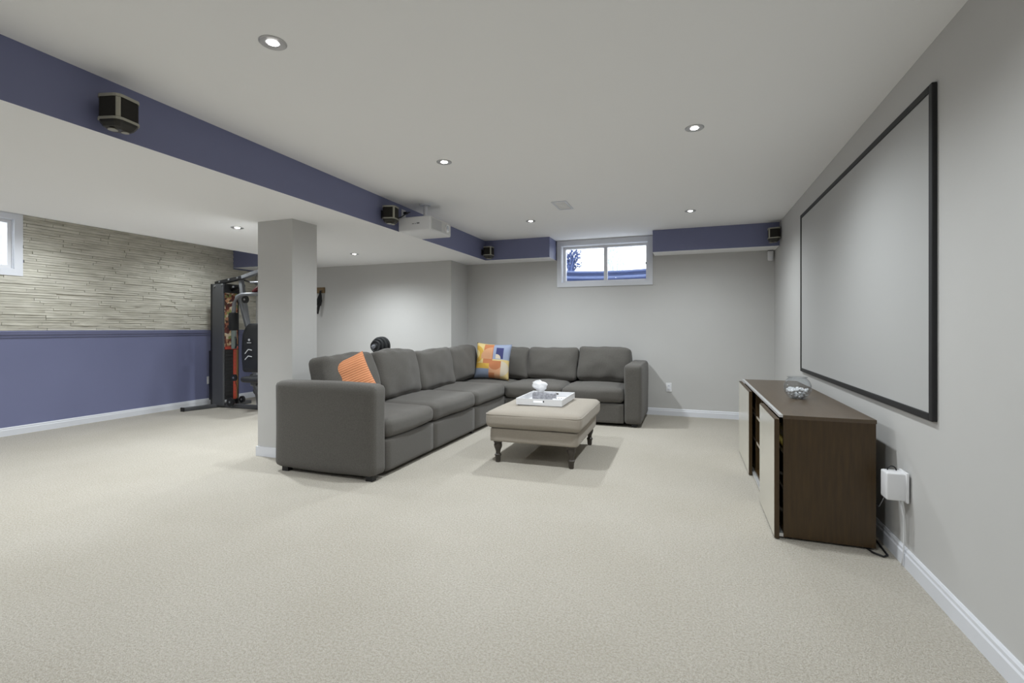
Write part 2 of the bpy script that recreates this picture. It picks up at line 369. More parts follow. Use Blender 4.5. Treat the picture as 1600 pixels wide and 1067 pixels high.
# ledger stone strips
def stone_mesh(seed):
    rr = random.Random(seed); t = bmesh.new(); bmesh.ops.create_cube(t, size=1)
    bmesh.ops.subdivide_edges(t, edges=[e for e in t.edges if abs(e.verts[0].co.y - e.verts[1].co.y) > .5], cuts=3)
    for v in t.verts:
        v.co.x += .5
        if v.co.x > .5:
            v.co.x += rr.uniform(-.18, .12); v.co.z += rr.uniform(-.05, .05) * (1 if abs(v.co.y) < .49 else .3)
            v.co.y *= 0.997; v.co.z *= 0.9
    me = bpy.data.meshes.new('stone'); bmesh.ops.recalc_face_normals(t, faces=t.faces); t.to_mesh(me); t.free(); me.materials.append(M_stone); return me
SM = [stone_mesh(i) for i in range(8)]
z = 1.122; placed = []
WT = 0.072
while z < H - .006:
    row_h = min(rnd.uniform(.023, .036), H - z - .001)
    if H - z - row_h < .012: row_h = H - z - .001
    y = GY - .001
    while y > 1.0:
        if y > 5.75 and z + row_h > LO: y = 5.75; continue
        beside = z > WZ0 - WT - .012
        if beside and LY0 - WT < y <= LY1 + WT + .001: y = LY0 - WT - .001; continue
        y0 = max(1.0, y - rnd.uniform(.24, .72))
        if beside and y > LY1 + WT and y0 < LY1 + WT: y0 = LY1 + WT
        if y - y0 > .02: placed.append((y0, y, z, row_h))
        y = y0 - .0015
    z += row_h
vis = sorted([p for p in placed], key=lambda p: -(p[0] + p[1]) / 2)
near = [p for p in vis if p[1] > 2.75][:300]; rest = [p for p in vis if p not in near]
for (y0, y1, zz, row_h) in near:
    o = bpy.data.objects.new('stone', rnd.choice(SM)); COL.objects.link(o); o.parent = wl
    o.location = (XL, (y0 + y1) / 2, zz + row_h / 2); o.scale = (rnd.choice((.012, .015, .018, .022)), y1 - y0 - .001, row_h * .99)
t = MB()
for (y0, y1, zz, row_h) in rest: t.box(XL, XL + rnd.uniform(.010, .026), y0, y1, zz + .0005, zz + row_h - .001)
o = t.build('stone_courses', M_stone, wl); o['kind'] = 'stuff'

# ------------------------------------------------------------------ windows
def window(name, label, along, c0, c1, z0, z1, wall, sgn, ct, top, pr=.018, fd=.11):
    """along 'x' (wall at y=wall, outside +y) or 'y' (wall at x=wall, outside -x)"""
    root = bpy.data.objects.new(name, None); COL.objects.link(root); struct(root, label, 'window')
    def bx(mb, a0, a1, d0, d1, q0, q1):
        if along == 'x': mb.box(a0, a1, wall + sgn * min(d0 * sgn, d1 * sgn) * sgn if False else min(wall + sgn * d0, wall + sgn * d1), max(wall + sgn * d0, wall + sgn * d1), q0, q1)
        else: mb.box(min(wall + sgn * d0, wall + sgn * d1), max(wall + sgn * d0, wall + sgn * d1), a0, a1, q0, q1)
    t = MB()
    bx(t, c0 - ct, c0, -pr, 0, z0 - ct, z1 + top); bx(t, c1, c1 + ct, -pr, 0, z0 - ct, z1 + top)
    bx(t, c0, c1, -pr, 0, z0 - ct, z0); bx(t, c0, c1, -pr, 0, z1, z1 + top)
    t.build('window_casing', M_trim, root)
    t = MB()
    bx(t, c0, c0 + .006, 0, .20, z0, z1); bx(t, c1 - .006, c1, 0, .20, z0, z1)
    bx(t, c0 + .006, c1 - .006, 0, .20, z0, z0 + .006); bx(t, c0 + .006, c1 - .006, 0, .20, z1 - .006, z1)
    t.build('jamb_liner', M_trim, root)
    a0, a1, q0, q1 = c0 + .006, c1 - .006, z0 + .006, z1 - .006; fw = .032
    t = MB()
    bx(t, a0, a0 + fw, fd, fd + .06, q0, q1); bx(t, a1 - fw, a1, fd, fd + .06, q0, q1)
    bx(t, a0 + fw, a1 - fw, fd, fd + .06, q0, q0 + fw); bx(t, a0 + fw, a1 - fw, fd, fd + .06, q1 - fw, q1)
    t.build('window_frame', M_plastic, root)
    mid = (a0 + a1) / 2 + .01
    t = MB(); bx(t, mid - .024, mid + .024, fd + .005, fd + .055, q0 + fw, q1 - fw); t.build('meeting_stile', M_plastic, root)
    for (p0, p1, dd) in ((a0 + fw, mid - .024, fd + .035), (mid + .024, a1 - fw, fd + .020)):
        t = MB(); bx(t, p0, p1, dd, dd + .004, q0 + fw, q1 - fw); t.build('pane', M_glass, root)
    if fd > .05:
        t = MB(); bx(t, a1 - fw - .006, a1 - fw + .006, fd - .01, fd + .005, (q0 + q1) / 2 - .03, (q0 + q1) / 2 - .005); t.build('latch', M_gun, root)
    return root
window('window_1', 'wide sliding basement window with white casing above the sofa', 'x', WX0, WX1, WZ0, WZ1, YB, 1, .058, H - WZ1 - .003)
window('window_2', 'white cased basement window set into the stone wall', 'y', LY0, LY1, WZ0, WZ1, XL, -1, .072, H - WZ1 - .003, .026, .02)

# outside the window: steel well and winter shrubs
t = MB(); nA, nZ = 40, 60; g = []
for i in range(nA + 1):
    a = math.pi * i / nA; row = []
    for j in range(nZ + 1):
        zz = 1.45 + .60 * j / nZ; rr = .78 - .030 * math.sin((zz - 1.45) / .095 * 2 * math.pi)
        row.append(t.bm.verts.new((-1.11 + 1.05 * rr / .78 * math.cos(a), 6.955 + rr * math.sin(a), zz)))
    g.append(row)
for i in range(nA):
    for j in range(nZ): t.bm.faces.new((g[i][j], g[i + 1][j], g[i + 1][j + 1], g[i][j + 1]))
ww = t.build('window_well', M_galv, smooth='all'); tag(ww, 'corrugated blue-grey steel window well outside the glass', 'window well')
sm = ww.modifiers.new('thickness', 'SOLIDIFY'); sm.thickness = 0.004
def shrub(x, y, z0, h, m, seed, n, spread, label):
    rr = random.Random(seed); t = MB()
    for i in range(n):
        a = rr.uniform(0, 6.28); s = rr.uniform(.3, 1) * spread; hh = h * rr.uniform(.7, 1)
        p = [Vector((x, y, z0))]
        for k in range(1, 6): p.append(Vector((x + math.cos(a) * s * k / 5 + rr.uniform(-.03, .03), y + math.sin(a) * s * k / 5 + rr.uniform(-.03, .03), z0 + hh * k / 5)))
        t.tube(p, [.016, .014, .012, .009, .006, .003], 6)
        for k in range(2, 5):
            q = p[k]; e = q + Vector((rr.uniform(-.18, .18), rr.uniform(-.18, .18), rr.uniform(.05, .2)))
            t.tube([q, (q + e) / 2 + Vector((0, 0, .02)), e], [.008, .006, .003], 5)
            for f in range(3):
                c = q + (e - q) * rr.uniform(.4, 1); u = Vector((rr.uniform(-1, 1), rr.uniform(-1, 1), rr.uniform(-1, 1))) * .035; v2 = Vector((rr.uniform(-1, 1), rr.uniform(-1, 1), rr.uniform(-1, 1))) * .02
                vs = [t.bm.verts.new(c - u), t.bm.verts.new(c + v2), t.bm.verts.new(c + u), t.bm.verts.new(c - v2)]; t.bm.faces.new(vs)
    return tag(t.build('shrub', m), label, 'shrub')
struct(MB().box(-6, 4, 7.78, 12, 1.9, 2.0).box(-6, -2.2, 6.96, 7.78, 1.9, 2.0).box(-.02, 4, 6.96, 7.78, 1.9, 2.0).build('ground_outside', mat('snowy_ground', srgb(225, 230, 240), 0.9)), 'pale ground outside around the window well', 'ground')
shrub(-1.98, 8.5, 1.98, .62, M_bark, 3, 20, .13, 'dark twiggy shrub seen at the window beside the jamb')
shrub(-1.30, 9.3, 1.98, .95, M_palebark, 9, 12, .40, 'pale twiggy bush seen through the pane beside the meeting stile')

# ------------------------------------------------------------------ downlights
def downlight(x, y, z, zone, label, group='recessed ceiling downlights'):
    o = thing('downlight', label, 'downlight', (x, y, z), 0, group)
    MB().lathe([(.030, -.004), (.052, -.006), (.056, -.003), (.056, 0), (.030, 0)], 32, cap=False).build('trim_ring', M_ring, o, smooth=True)
    MB().lathe([(.001, -.0015), (.030, -.0015), (.030, -.0005), (.001, -.0005)], 24).build('baffle', M_trim, o)
    MB().lathe([(.001, -.007), (.016, -.0065), (.022, -.004), (.023, -.001), (.001, -.001)], 24).build('bulb', M_bulb, o, smooth=True)
    ld = bpy.data.lights.new('downlight_beam', 'SPOT'); ld.energy = LAMP_W[zone]; ld.color = LAMP_COL; ld.spot_size = R(162); ld.spot_blend = 1.0; ld.shadow_soft_size = 0.045
    l = bpy.data.objects.new('downlight_beam', ld); COL.objects.link(l); l.parent = o; l.location = (0, 0, -.06)
    return o
downlight(-1.69, 1.62, H, 'ring', 'downlight with wide silver ring, opposite the speaker at the room\'s open end')
downlight(-1.71, 3.22, H, 'ahead', 'small lit downlight on the main ceiling ahead of the projector')
downlight(0.03, 3.20, H, 'screen', 'small lit downlight on the main ceiling facing the middle of the projection screen')
downlight(0.01, 5.45, H, 'long_soffit', 'small lit downlight on the main ceiling in front of the long blue soffit')
downlight(-1.717, 5.34, H, 'short_soffit', 'small lit downlight on the main ceiling in front of the short blue soffit')
downlight(-4.05, 3.46, LO, 'pillar', 'lit downlight in the dropped ceiling on the stone wall side of the pillar')
downlight(-4.06, 5.20, LO, 'gym', 'lit downlight in the dropped ceiling between the pillar and the grey gym wall')
for (x, y, z, zone) in ((0.03, 1.6, H, 'extra_near_right'), (-1.70, -.1, H, 'extra_main'), (0.03, -.1, H, 'extra_main'), (-1.70, -1.9, H, 'extra_main'), (0.03, -1.9, H, 'extra_main'),
                        (-4.05, 1.55, LO, 'extra_low_near'), (-4.05, -.3, LO, 'extra_low_open'), (-4.05, -2.0, LO, 'extra_low_open'), (-6.1, 1.2, H, 'extra_left_near'), (-6.1, -1.0, H, 'extra_left_near'), (-6.1, 3.1, H, 'extra_left_mid'), (-6.1, 4.9, H, 'extra_left_far')):  # extra lamps out of view, added to even out the room's brightness
    lab = 'added unseen downlight in the ceiling strip beside the stone wall, beyond the dropped ceiling' if x < -6 else 'added unseen downlight in the dropped ceiling toward the open end of the room' if z < H else 'added unseen downlight in the main ceiling toward the open end of the room'
    downlight(x, y, z, zone, lab, 'added downlights out of view')

# ------------------------------------------------------------------ projection screen
sc = thing('projection_screen', 'large fixed projection screen with black frame on the grey wall', 'screen', (XR, 3.84, 0))
y0, y1, z0, z1, fw = 2.545 - 3.84, 5.15 - 3.84, .752, 2.192, .032
MB().box(-.014, -.002, y0 + .02, y1 - .02, z0 + .02, z1 - .02).build('screen_fabric', M_screen, sc)
for (a, b2, c, d) in ((y0, y0 + fw, z0, z1), (y1 - fw, y1, z0, z1), (y0 + fw, y1 - fw, z0, z0 + fw), (y0 + fw, y1 - fw, z1 - fw, z1)):
    MB().rbox(-.020, 0, a, b2, c, d, .003, 2).build('frame_rail', M_frame, sc)

# ------------------------------------------------------------------ sectional sofa
so = thing('sectional_sofa', 'large charcoal fabric corner sofa with loose back cushions', 'sofa', (-2.7, 5.0, 0))
O = Vector((-2.7, 5.0, 0))
SX0, SX1, SY0, SYF, SYB, SXR = -3.155, -2.2, 3.03, 5.74, 6.69, -.51
def sp(name, mb, smooth=True, m=M_sofa, parent=so):
    bmesh.ops.translate(mb.bm, vec=-O, verts=mb.bm.verts); return mb.build(name, m, parent, smooth='all' if smooth else False)
def softbox(x0, x1, y0, y1, z0, z1, r=.03, n=16, crown=(0, 0, 0), wr=0, seed=0):
    return MB().soft(x1 - x0, y1 - y0, z1 - z0, r, n, crown, wr, seed, T((x0 + x1) / 2, (y0 + y1) / 2, z0))
sp('armrest', softbox(SX0, SX1 + .005, SY0, SY0 + .17, .035, .722, .042, 18, (0, .006, .012), .003, 1))
sp('armrest', softbox(SXR - .205, SXR, SYF - .005, SYB, .035, .722, .042, 18, (.006, 0, .012), .003, 2))
for i, (a, b2) in enumerate(((SY0 + .172, 3.944), (3.948, 4.856), (4.860, SYB - .19))):
    sp('seat_base', softbox(SX0 + .19, SX1, a, b2, .035, .285, .014, 10, (0, 0, 0), .001, 3 + i))
for i, (a, b2) in enumerate(((SX1 + .002, -1.462), (-1.458, SXR - .207))):
    sp('seat_base', softbox(a, b2, SYF, SYB - .19, .035, .265, .014, 10, (0, 0, 0), .001, 7 + i))
sp('back_frame', softbox(SX0, SX0 + .188, SY0 + .172, SYB, .035, .69, .03, 14, (0, 0, 0), .002, 9))
sp('back_frame', softbox(SX0 + .19, SXR - .207, SYB - .188, SYB, .035, .69, .03, 14, (0, 0, 0), .002, 10))
for i, (x0, x1, a, b2, zt) in enumerate(((SX0 + .19, SX1 + .012, SY0 + .175, 3.942, .445), (SX0 + .19, SX1 + .012, 3.95, 4.856, .45), (SX0 + .19, SX1 + .012, 4.862, SYF + .01, .45),
                                     (SX0 + .19, SX1 + .0, SYF + .014, SYB - .19, .435), (SX1 + .006, -1.463, SYF - .012, SYB - .19, .45), (-1.457, SXR - .210, SYF - .012, SYB - .19, .445))):
    sp('seat_cushion', softbox(x0, x1, a, b2, .288 if i < 3 else .268, zt, .055, 20, (.01, .004, .022) if i < 4 else (.004, .01, .022), .008, 20 + i))
def back_cushion(cx, cy, wd, rz, lean, h, seed, z=.452, th=.2):
    t = MB().soft(wd, th, h, .055, 22, (.0, .045, .012), .026, seed, T(cx, cy, z, 0, 0, 0) @ Matrix.Rotation(rz, 4, 'Z') @ Matrix.Rotation(lean, 4, 'X'))
    return sp('back_cushion', t)
LX = -2.80
back_cushion(LX, 3.57, .71, R(90), R(-14), .47, 31)
back_cushion(LX, 4.30, .73, R(90), R(-14), .475, 32)
back_cushion(LX, 5.06, .77, R(90), R(-13), .455, 33)
back_cushion(LX - .04, 5.86, .76, R(90), R(-10), .45, 34)
back_cushion(-2.28, 6.38, .46, 0, R(-10), .43, 35, th=.17)
back_cushion(-1.735, 6.34, .69, 0, R(-13), .44, 36)
back_cushion(-1.035, 6.33, .68, 0, R(-13), .45, 37)
for (x, y) in ((-3.06, 3.08), (-2.255, 3.08), (-3.06, 6.6), (-.60, 5.80), (-.60, 6.6), (-2.26, 4.86), (-1.46, 5.80)):
    t = MB().box(x - .03, x + .03, y - .025, y + .025, 0, .045); sp('foot', t, False, M_black)

# throw pillows
def pillow(name, half, th, m, loc, rot, label, seed=0):
    t = bmesh.new(); n = 28; g = {}
    for s in (-1, 1):
        for i in range(n + 1):
            for j in range(n + 1):
                u, v = -1 + 2 * i / n, -1 + 2 * j / n
                if s == 1 and (abs(u) == 1 or abs(v) == 1): g[s, i, j] = g[-1, i, j]; continue
                pinch = .07
                x = u * half * (1 - pinch * (1 - v * v) * abs(u)); zc = v * half * (1 - pinch * (1 - u * u) * abs(v))
                y = s * th / 2 * ((1 - u ** 4) * (1 - v ** 4)) ** .6
                k = noise.noise(Vector((u * 1.7 + seed, v * 1.7, seed))) * .012 * (1 - u * u) * (1 - v * v)
                g[s, i, j] = t.verts.new((x, y + k, zc))
        for i in range(n):
            for j in range(n): t.faces.new((g[s, i, j], g[s, i + 1, j], g[s, i + 1, j + 1], g[s, i, j + 1]))
    mb = MB.__new__(MB); mb.bm = t
    o = mb.build(name, m, None, loc, rot, smooth='all'); return tag(o, label, 'pillow')
pillow('throw_pillow', .205, .13, M_orange, (-2.72, 3.42, .690), (R(-14), R(-22), R(48)), 'orange ribbed throw pillow tucked behind the near armrest', 2)
pillow('throw_pillow', .245, .15, M_patch, (-2.50, 6.10, .700), (R(-12), R(3), R(8)), 'colour-block throw pillow of yellow, orange and blue shapes in the sofa corner', 5)

# ------------------------------------------------------------------ ottoman, tray
ot = thing('ottoman', 'taupe upholstered ottoman on dark turned legs', 'ottoman', (-1.235, 4.33, 0), R(1.0))
MB().soft(.76, .96, .125, .022, 12, (0, 0, 0), .001, 51, T(0, 0, .178)).build('apron', M_ott, ot, smooth='all')
t = MB().soft(.83, 1.03, .145, .05, 22, (.006, .006, .016), .004, 52, T(0, 0, .302)); t.build('top_cushion', M_ott, ot, smooth='all')
pts = []
hw, hd, cr = .412, .512, .05
for (sx, sy, a0) in ((1, 1, 0), (-1, 1, 90), (-1, -1, 180), (1, -1, 270)):
    for k in range(7):
        a = R(a0 + 15 * k); pts.append((sx * (hw - cr) + cr * math.cos(a), sy * (hd - cr) + cr * math.sin(a), .418))
MB().tube(pts + [pts[0]], .0045, 6).build('piping', M_ott, ot, smooth='all')
for (x, y) in ((-.32, -.43), (.32, -.43), (.32, .43), (-.32, .43)):
    MB().lathe([(.018, 0), (.021, .006), (.024, .048), (.029, .058), (.029, .066), (.021, .072), (.019, .085), (.022, .100), (.033, .130), (.036, .148), (.031, .165), (.038, .170), (.038, .182)], 20).build('leg', M_leg, ot, (x, y, 0), smooth=True)
TZ = .466
tr = thing('serving_tray', 'white wooden tray with cut-out handles on the ottoman', 'tray', (-1.255, 4.39, TZ), R(1.0))
tw, td, thk, hh = .21, .275, .010, .056
MB().box(-tw, tw, -td, td, 0, .008).build('tray_base', M_plastic, tr)
for s in (-1, 1): MB().box(s * tw - (thk if s > 0 else 0), s * tw + (thk if s < 0 else 0), -td, td, .008, hh).build('tray_side', M_plastic, tr)
for s in (-1, 1):     # end walls with a handle slot
    y0_, y1_ = (s * td - thk, s * td) if s > 0 else (s * td, s * td + thk); a = tw - thk; t = MB()
    t.box(-a, -.05, y0_, y1_, .008, hh).box(.05, a, y0_, y1_, .008, hh).box(-.05, .05, y0_, y1_, .008, .026).box(-.05, .05, y0_, y1_, .043, hh)
    t.build('tray_end', M_plastic, tr)
tb = thing('tissue_box', 'grey patterned tissue pack with a white tissue pulled up, in the tray', 'tissue box', (-1.30, 4.47, TZ + .008), R(8))
MB().rbox(-.11, .11, -.055, .055, 0, .058, .006, 2).build('pack', mat('grey_print_pack', srgb(150, 150, 156), .7, var=.35, vscale=60), tb)
t = bmesh.new(); n = 22; g = []
for i in range(n + 1):
    row = []
    for j in range(13):
        a = 2 * math.pi * i / n; v = j / 12
        rr = (.020 + .045 * math.sin(min(1, v * 1.15) * 2.75)) * (1 + .14 * math.sin(3 * a + 3 * v) * v + .12 * math.sin(8 * a + 2) * v)
        row.append(t.verts.new((rr * math.cos(a) - .05 * v * v, rr * .7 * math.sin(a), .055 + .105 * math.sin(v * 1.57) + .014 * math.sin(a + 2.2) * v)))
    g.append(row)
for i in range(n):
    for j in range(12): t.faces.new((g[i][j], g[i + 1][j], g[i + 1][j + 1], g[i][j + 1]))
t.faces.new([g[i][12] for i in range(n)])
bmesh.ops.remove_doubles(t, verts=t.verts, dist=1e-5)
for v in t.verts:
    if v.co.z > .07: v.co += nvec(v.co * 28) * .016
mb = MB.__new__(MB); mb.bm = t; bmesh.ops.translate(t, vec=(-.035, 0, 0), verts=t.verts); mb.build('tissue', M_cloth_white, tb, smooth='all')
rc = thing('remote_control', 'slim white remote control lying in the tray', 'remote', (-1.125, 4.42, TZ + .008), R(-62))
MB().rbox(-.022, .022, -.08, .08, 0, .018, .005, 2).build('body', M_plastic, rc)
for k in range(4):
    for q in (-1, 0, 1): MB().box(q * .012 - .004, q * .012 + .004, -.05 + k * .025, -.042 + k * .025, .017, .0195).build('button', M_grey, rc)
rc = thing('remote_control', 'black remote control lying flat in the tray', 'remote', (-1.16, 4.26, TZ + .008), R(-80))
MB().rbox(-.024, .024, -.09, .09, 0, .020, .005, 2).build('body', M_black, rc)
for k in range(5):
    for q in (-1, 0, 1): MB().box(q * .013 - .004, q * .013 + .004, -.06 + k * .025, -.052 + k * .025, .019, .0215).build('button', M_grey, rc)

# ------------------------------------------------------------------ media console
cx0, cx1, cy0, cy1, cz = .482, .905, 3.0, 4.98, .675
mc = thing('media_console', 'low dark brown media console with pale sliding doors', 'cabinet', (0, 0, 0))
MB().box(cx0, cx1, cy0, cy0 + .018, .012, cz - .02).build('side_panel', M_wenge, mc)
MB().box(cx0, cx1, cy1 - .018, cy1, .012, cz - .02).build('side_panel', M_wenge, mc)
MB().box(cx0 - .002, cx1 + .003, cy0 - .002, cy1 + .002, cz - .02, cz).build('top_panel', M_wenge_top, mc)
MB().box(cx0, cx1, cy0 + .018, cy1 - .018, .03, .048).build('bottom_panel', M_wenge, mc)
MB().box(cx1 - .010, cx1 - .004, cy0 + .018, cy1 - .018, .048, cz - .02).build('back_panel', M_wenge, mc)
for y in (3.56, 3.89, 4.22): MB().box(cx0 + .004, cx1 - .010, y - .008, y + .008, .048, cz - .02).build('divider', M_wenge, mc)
for (a, b2) in ((3.018, 3.552), (3.568, 3.882), (3.898, 4.212), (4.228, 4.962)):
    for zz in (.25, .45):
        s = MB().box(cx0 + .012, cx1 - .010, a, b2, zz, zz + .016).build('shelf', M_wenge, mc)
        MB().box(cx0 + .009, cx0 + .012, a, b2, zz, zz + .016).build('shelf_edge', M_pale, s)
MB().box(cx0 - .020, cx0 - .002, cy0, cy1, cz - .012, cz + .001).build('top_rail', M_alu, mc)
MB().box(cx0 - .020, cx0 + .0, cy0, cy1, .012, .030).build('bottom_rail', M_alu, mc)
for (a, b2) in ((2.985, 3.58), (4.20, 5.0)):
    d = MB().box(cx0 - .045, cx0 - .022, a, a + .022, .006, .655).box(cx0 - .045, cx0 - .022, b2 - .022, b2, .006, .655).box(cx0 - .045, cx0 - .022, a + .022, b2 - .022, .006, .024).box(cx0 - .045, cx0 - .022, a + .022, b2 - .022, .637, .655).build('sliding_door', M_wenge, mc)
    MB().box(cx0 - .0465, cx0 - .028, a + .006, b2 - .006, .012, .648).build('door_panel', M_doorface, d)
for (x, y) in ((cx0 + .03, cy0 + .03), (cx1 - .03, cy0 + .03), (cx0 + .03, cy1 - .03), (cx1 - .03, cy1 - .03), (cx0 + .03, 3.89), (cx1 - .03, 3.89)):
    MB().cyl((x, y, 0), (x, y, .03), .016, n=12).build('foot', M_black, mc)
# items inside the console
def book(y, th, hgt, z0, m, label):
    o = thing('storage_box', label, 'box', (cx0 + .12, y, z0)); MB().rbox(-.1, .16, -th / 2, th / 2, 0, hgt, .004, 2).build('body', m, o); MB().box(-.102, -.1, -th * .3, th * .3, hgt * .55, hgt * .8).build('label_plate', M_pale, o)
book(3.16, .22, .12, .466, mat('yellow_inner_light', srgb(190, 170, 80), .6), 'yellow box imitating the yellowish light inside the media console')  # box colour imitates yellowish light showing in the slot beside the door
book(3.72, .20, .05, .466, M_black, 'flat black box on the upper shelf between the sliding doors')
book(3.72, .20, .06, .266, mat('brown_card', srgb(110, 80, 50), .6), 'brown box on the middle shelf between the sliding doors')

# fish bowl with pebbles
fb = thing('glass_bowl', 'round glass fish bowl half full of white pebbles on the console', 'bowl', (.686, 3.745, cz))
out = []
for k in range(15):
    a = R(-62 + k * 8.4); out.append((.084 * math.cos(a), .074 + .084 * math.sin(a)))
out = [(.032, 0)] + out + [(.058, .141), (.064, .146)]
inn = [(r - .0035, zz) for r, zz in out[::-1]]; inn[-1] = (.028, .006)
MB().lathe(out + inn, 40, cap=False).build('bowl', M_bowl, fb, smooth='all')
for k in range(100):
    rr = random.Random(k); a = rr.uniform(0, 6.28); zz = .014 + .052 * rr.random() ** .8; lim = math.sqrt(max(0, .078 ** 2 - (zz - .074) ** 2)) - .014; q = lim * math.sqrt(rr.random())
    o = MB(); bmesh.ops.create_icosphere(o.bm, subdivisions=1, radius=.013)
    for v in o.bm.verts: v.co *= rr.uniform(.8, 1.1)
    o.build('pebble', M_pebble, fb, (q * math.cos(a), q * math.sin(a), zz), (rr.random() * 3, rr.random() * 3, 0), smooth='all').scale = (1, .85, .7)

# ------------------------------------------------------------------ wall outlets, sensor, cables
def outlet(loc, rz, label, n=2):
    o = thing('wall_outlet', label, 'outlet', loc, rz)
    MB().rbox(-.037, .037, -.007, 0, -.058, .058, .004, 2).build('cover_plate', M_plastic, o)
    for s in (-1, 1):
        q = MB().rbox(-.017, .017, -.010, -.006, s * .022 - .015, s * .022 + .015, .003, 2).build('socket', M_trim, o)
        for e in (-1, 1): MB().box(e * .006 - .0012, e * .006 + .0012, -.0105, -.0095, s * .022 - .005, s * .022 + .006).build('slot', M_black, q)
    return o
outlet((-.253, YB, .371), 0, 'white wall outlet low on the window wall beside the sofa')
outlet((XL, 5.345, .363), R(90), 'white wall outlet on the blue wall behind the gym machine')
outlet((XR, 2.86, .392), R(-90), 'white wall outlet behind the plug-in box under the screen')
outlet((BX1, 4.24, 2.285), R(90), 'white outlet on the blue beam behind the projector')
ad = thing('plug_in_box', 'white plug-in adapter box on the grey wall beside the console', 'adapter', (XR, 2.86, .392))
MB().rbox(-.096, -.010, -.050, .030, -.068, .064, .008, 3).build('housing', M_plastic, ad, smooth=True)
MB().rbox(-.020, -.008, -.060, .036, -.074, .070, .004, 2).build('back_plate', M_plastic, ad, smooth=True)
t = MB().tube([(-.055 + .018 * math.cos(R(a)), .01, .062 + .022 * math.sin(R(a))) for a in range(0, 181, 15)], .003, 8); t.build('cable_loop', M_black, ad, smooth='all')
tag(MB().tube([(XR - .035, 2.83, .33), (XR - .022, 2.83, .25), (XR - .018, 2.835, .16), (XR - .017, 2.84, .094), (XR - .020, 2.842, .05), (XR - .022, 2.85, .006)], .003, 8).build('white_cable', M_plastic, smooth='all'), 'thin white cable dropping from the plug-in box to the baseboard', 'cable')
tag(MB().tube([(XR - .085, 2.86, .335), (XR - .085, 2.90, .29), (XR - .07, 2.99, .235), (XR - .045, 3.10, .21), (XR - .04, 3.3, .2), (XR - .04, 3.5, .1), (XR - .04, 3.6, .006)], .002, 8).build('thin_grey_cable', M_grey, smooth='all'), 'thin grey cable running from the plug-in box behind the console', 'cable')
tag(MB().tube([(.93, 3.55, .35), (.935, 3.35, .15), (.938, 3.20, .02), (.942, 3.05, .006), (.938, 2.95, .006), (.915, 2.925, .006), (.88, 2.96, .006), (.86, 3.04, .006)], .005, 8).build('black_power_cord', M_black, smooth='all'), 'black power cord curling out behind the console onto the carpet', 'cable')
ms = thing('motion_sensor', 'small white motion sensor on the wall under the blue soffit', 'sensor', (.935, YB, 2.036))
MB().rbox(-.032, .032, -.045, 0, -.062, .062, .014, 3).build('housing', M_plastic, ms, smooth=True)
MB().rbox(-.022, .022, -.049, -.04, -.045, -.002, .004, 2).build('lens', M_trim, ms, smooth=True)
MB().box(-.028, .028, -.04, -.002, .061, .068).build('cap', M_gun, ms)

# ceiling vent
cv = thing('ceiling_vent', 'small white louvred air vent in the main ceiling', 'vent', (-1.195, 4.76, H), 0)
for (a, b2, c, d) in ((-.075, .075, -.165, -.145), (-.075, .075, .145, .165), (-.075, -.055, -.145, .145), (.055, .075, -.145, .145)): MB().box(a, b2, c, d, -.008, 0).build('vent_frame', M_trim, cv)
for k in range(9): MB().beam((-.055, -.126 + k * .0315, -.004), (.055, -.126 + k * .0315, -.004), .003, .020).build('louvre', M_ceil, cv)
MB().box(-.055, .055, -.145, .145, -.001, 0).build('duct_plate', M_grey, cv)

# ------------------------------------------------------------------ satellite speakers
def speaker(loc, rz, label, wall_rz, arm):
    """apex towards local -y; the bracket reaches back towards the wall whose inward direction is wall_rz"""
    o = thing('satellite_speaker', label, 'speaker', loc, rz)
    def outl(k): return [(x * k, y * k) for x, y in ((-.040, .052), (-.072, .030), (-.078, .008), (-.074, -.008), (-.020, -.056), (-.008, -.062), (.008, -.062), (.020, -.056), (.074, -.008), (.078, .008), (.072, .030), (.040, .052))]
    MB().prism(outl(.97), -.040, .056).build('grille', mat('dark_grille_cloth', srgb(30, 27, 22), .8, bump=.3, bscale=500), o)
    MB().prism(outl(1.02), .056, .070).build('top_cap', M_speaker, o)
    MB().prism(outl(1.03), -.052, -.040).build('silver_band', M_speaker, o)
    MB().rbox(-.010, .010, -.0640, -.052, -.040, .056, .003, 1).build('front_spine', M_speaker, o)
    t = MB().prism(outl(.97), -.064, -.052, s0=.95).prism(outl(.92), -.080, -.064, s0=.84).prism(outl(.77), -.092, -.080, s0=.70)
    lh = t.build('lower_housing', mat('smoky_grey_plastic', srgb(44, 42, 38), .3), o)
    for (x, y, r) in ((-.022, -.012, .020), (.024, .004, .016)): MB().cyl((x, y, -.095), (x, y, -.091), r, n=20).build('driver_ring', M_speaker, lh)
    k = wall_rz - rz; Mz = Matrix.Rotation(k, 4, 'Z')
    t = MB().box(-.018, .018, .02, arm, -.025, .025); bmesh.ops.transform(t.bm, matrix=Mz, verts=t.bm.verts); t.build('bracket', M_black, o)
    t = MB().rbox(-.025, .025, arm - .008, arm, -.04, .04, .003, 1); bmesh.ops.transform(t.bm, matrix=Mz, verts=t.bm.verts); t.build('wall_plate', M_black, o)
    return o
M_speaker = mat('greenish_silver_plastic', srgb(165, 163, 150), .35, metal=.3)
speaker((-2.715 + .105, 1.57, 2.20), R(56), 'black and silver satellite speaker on the blue beam nearest the room\'s open end', R(90), .105)
speaker((-2.715 + .095, 3.885, 2.215), R(58), 'black and silver satellite speaker on the blue beam beside the projector', R(90), .095)
speaker((-2.61, 6.225, 2.205), R(45), 'black and silver satellite speaker in the corner of beam and short soffit', R(90), .105)
speaker((.905, 6.265, 2.225), R(-52), 'black and silver satellite speaker at the screen wall end of the long soffit', R(0), .110)

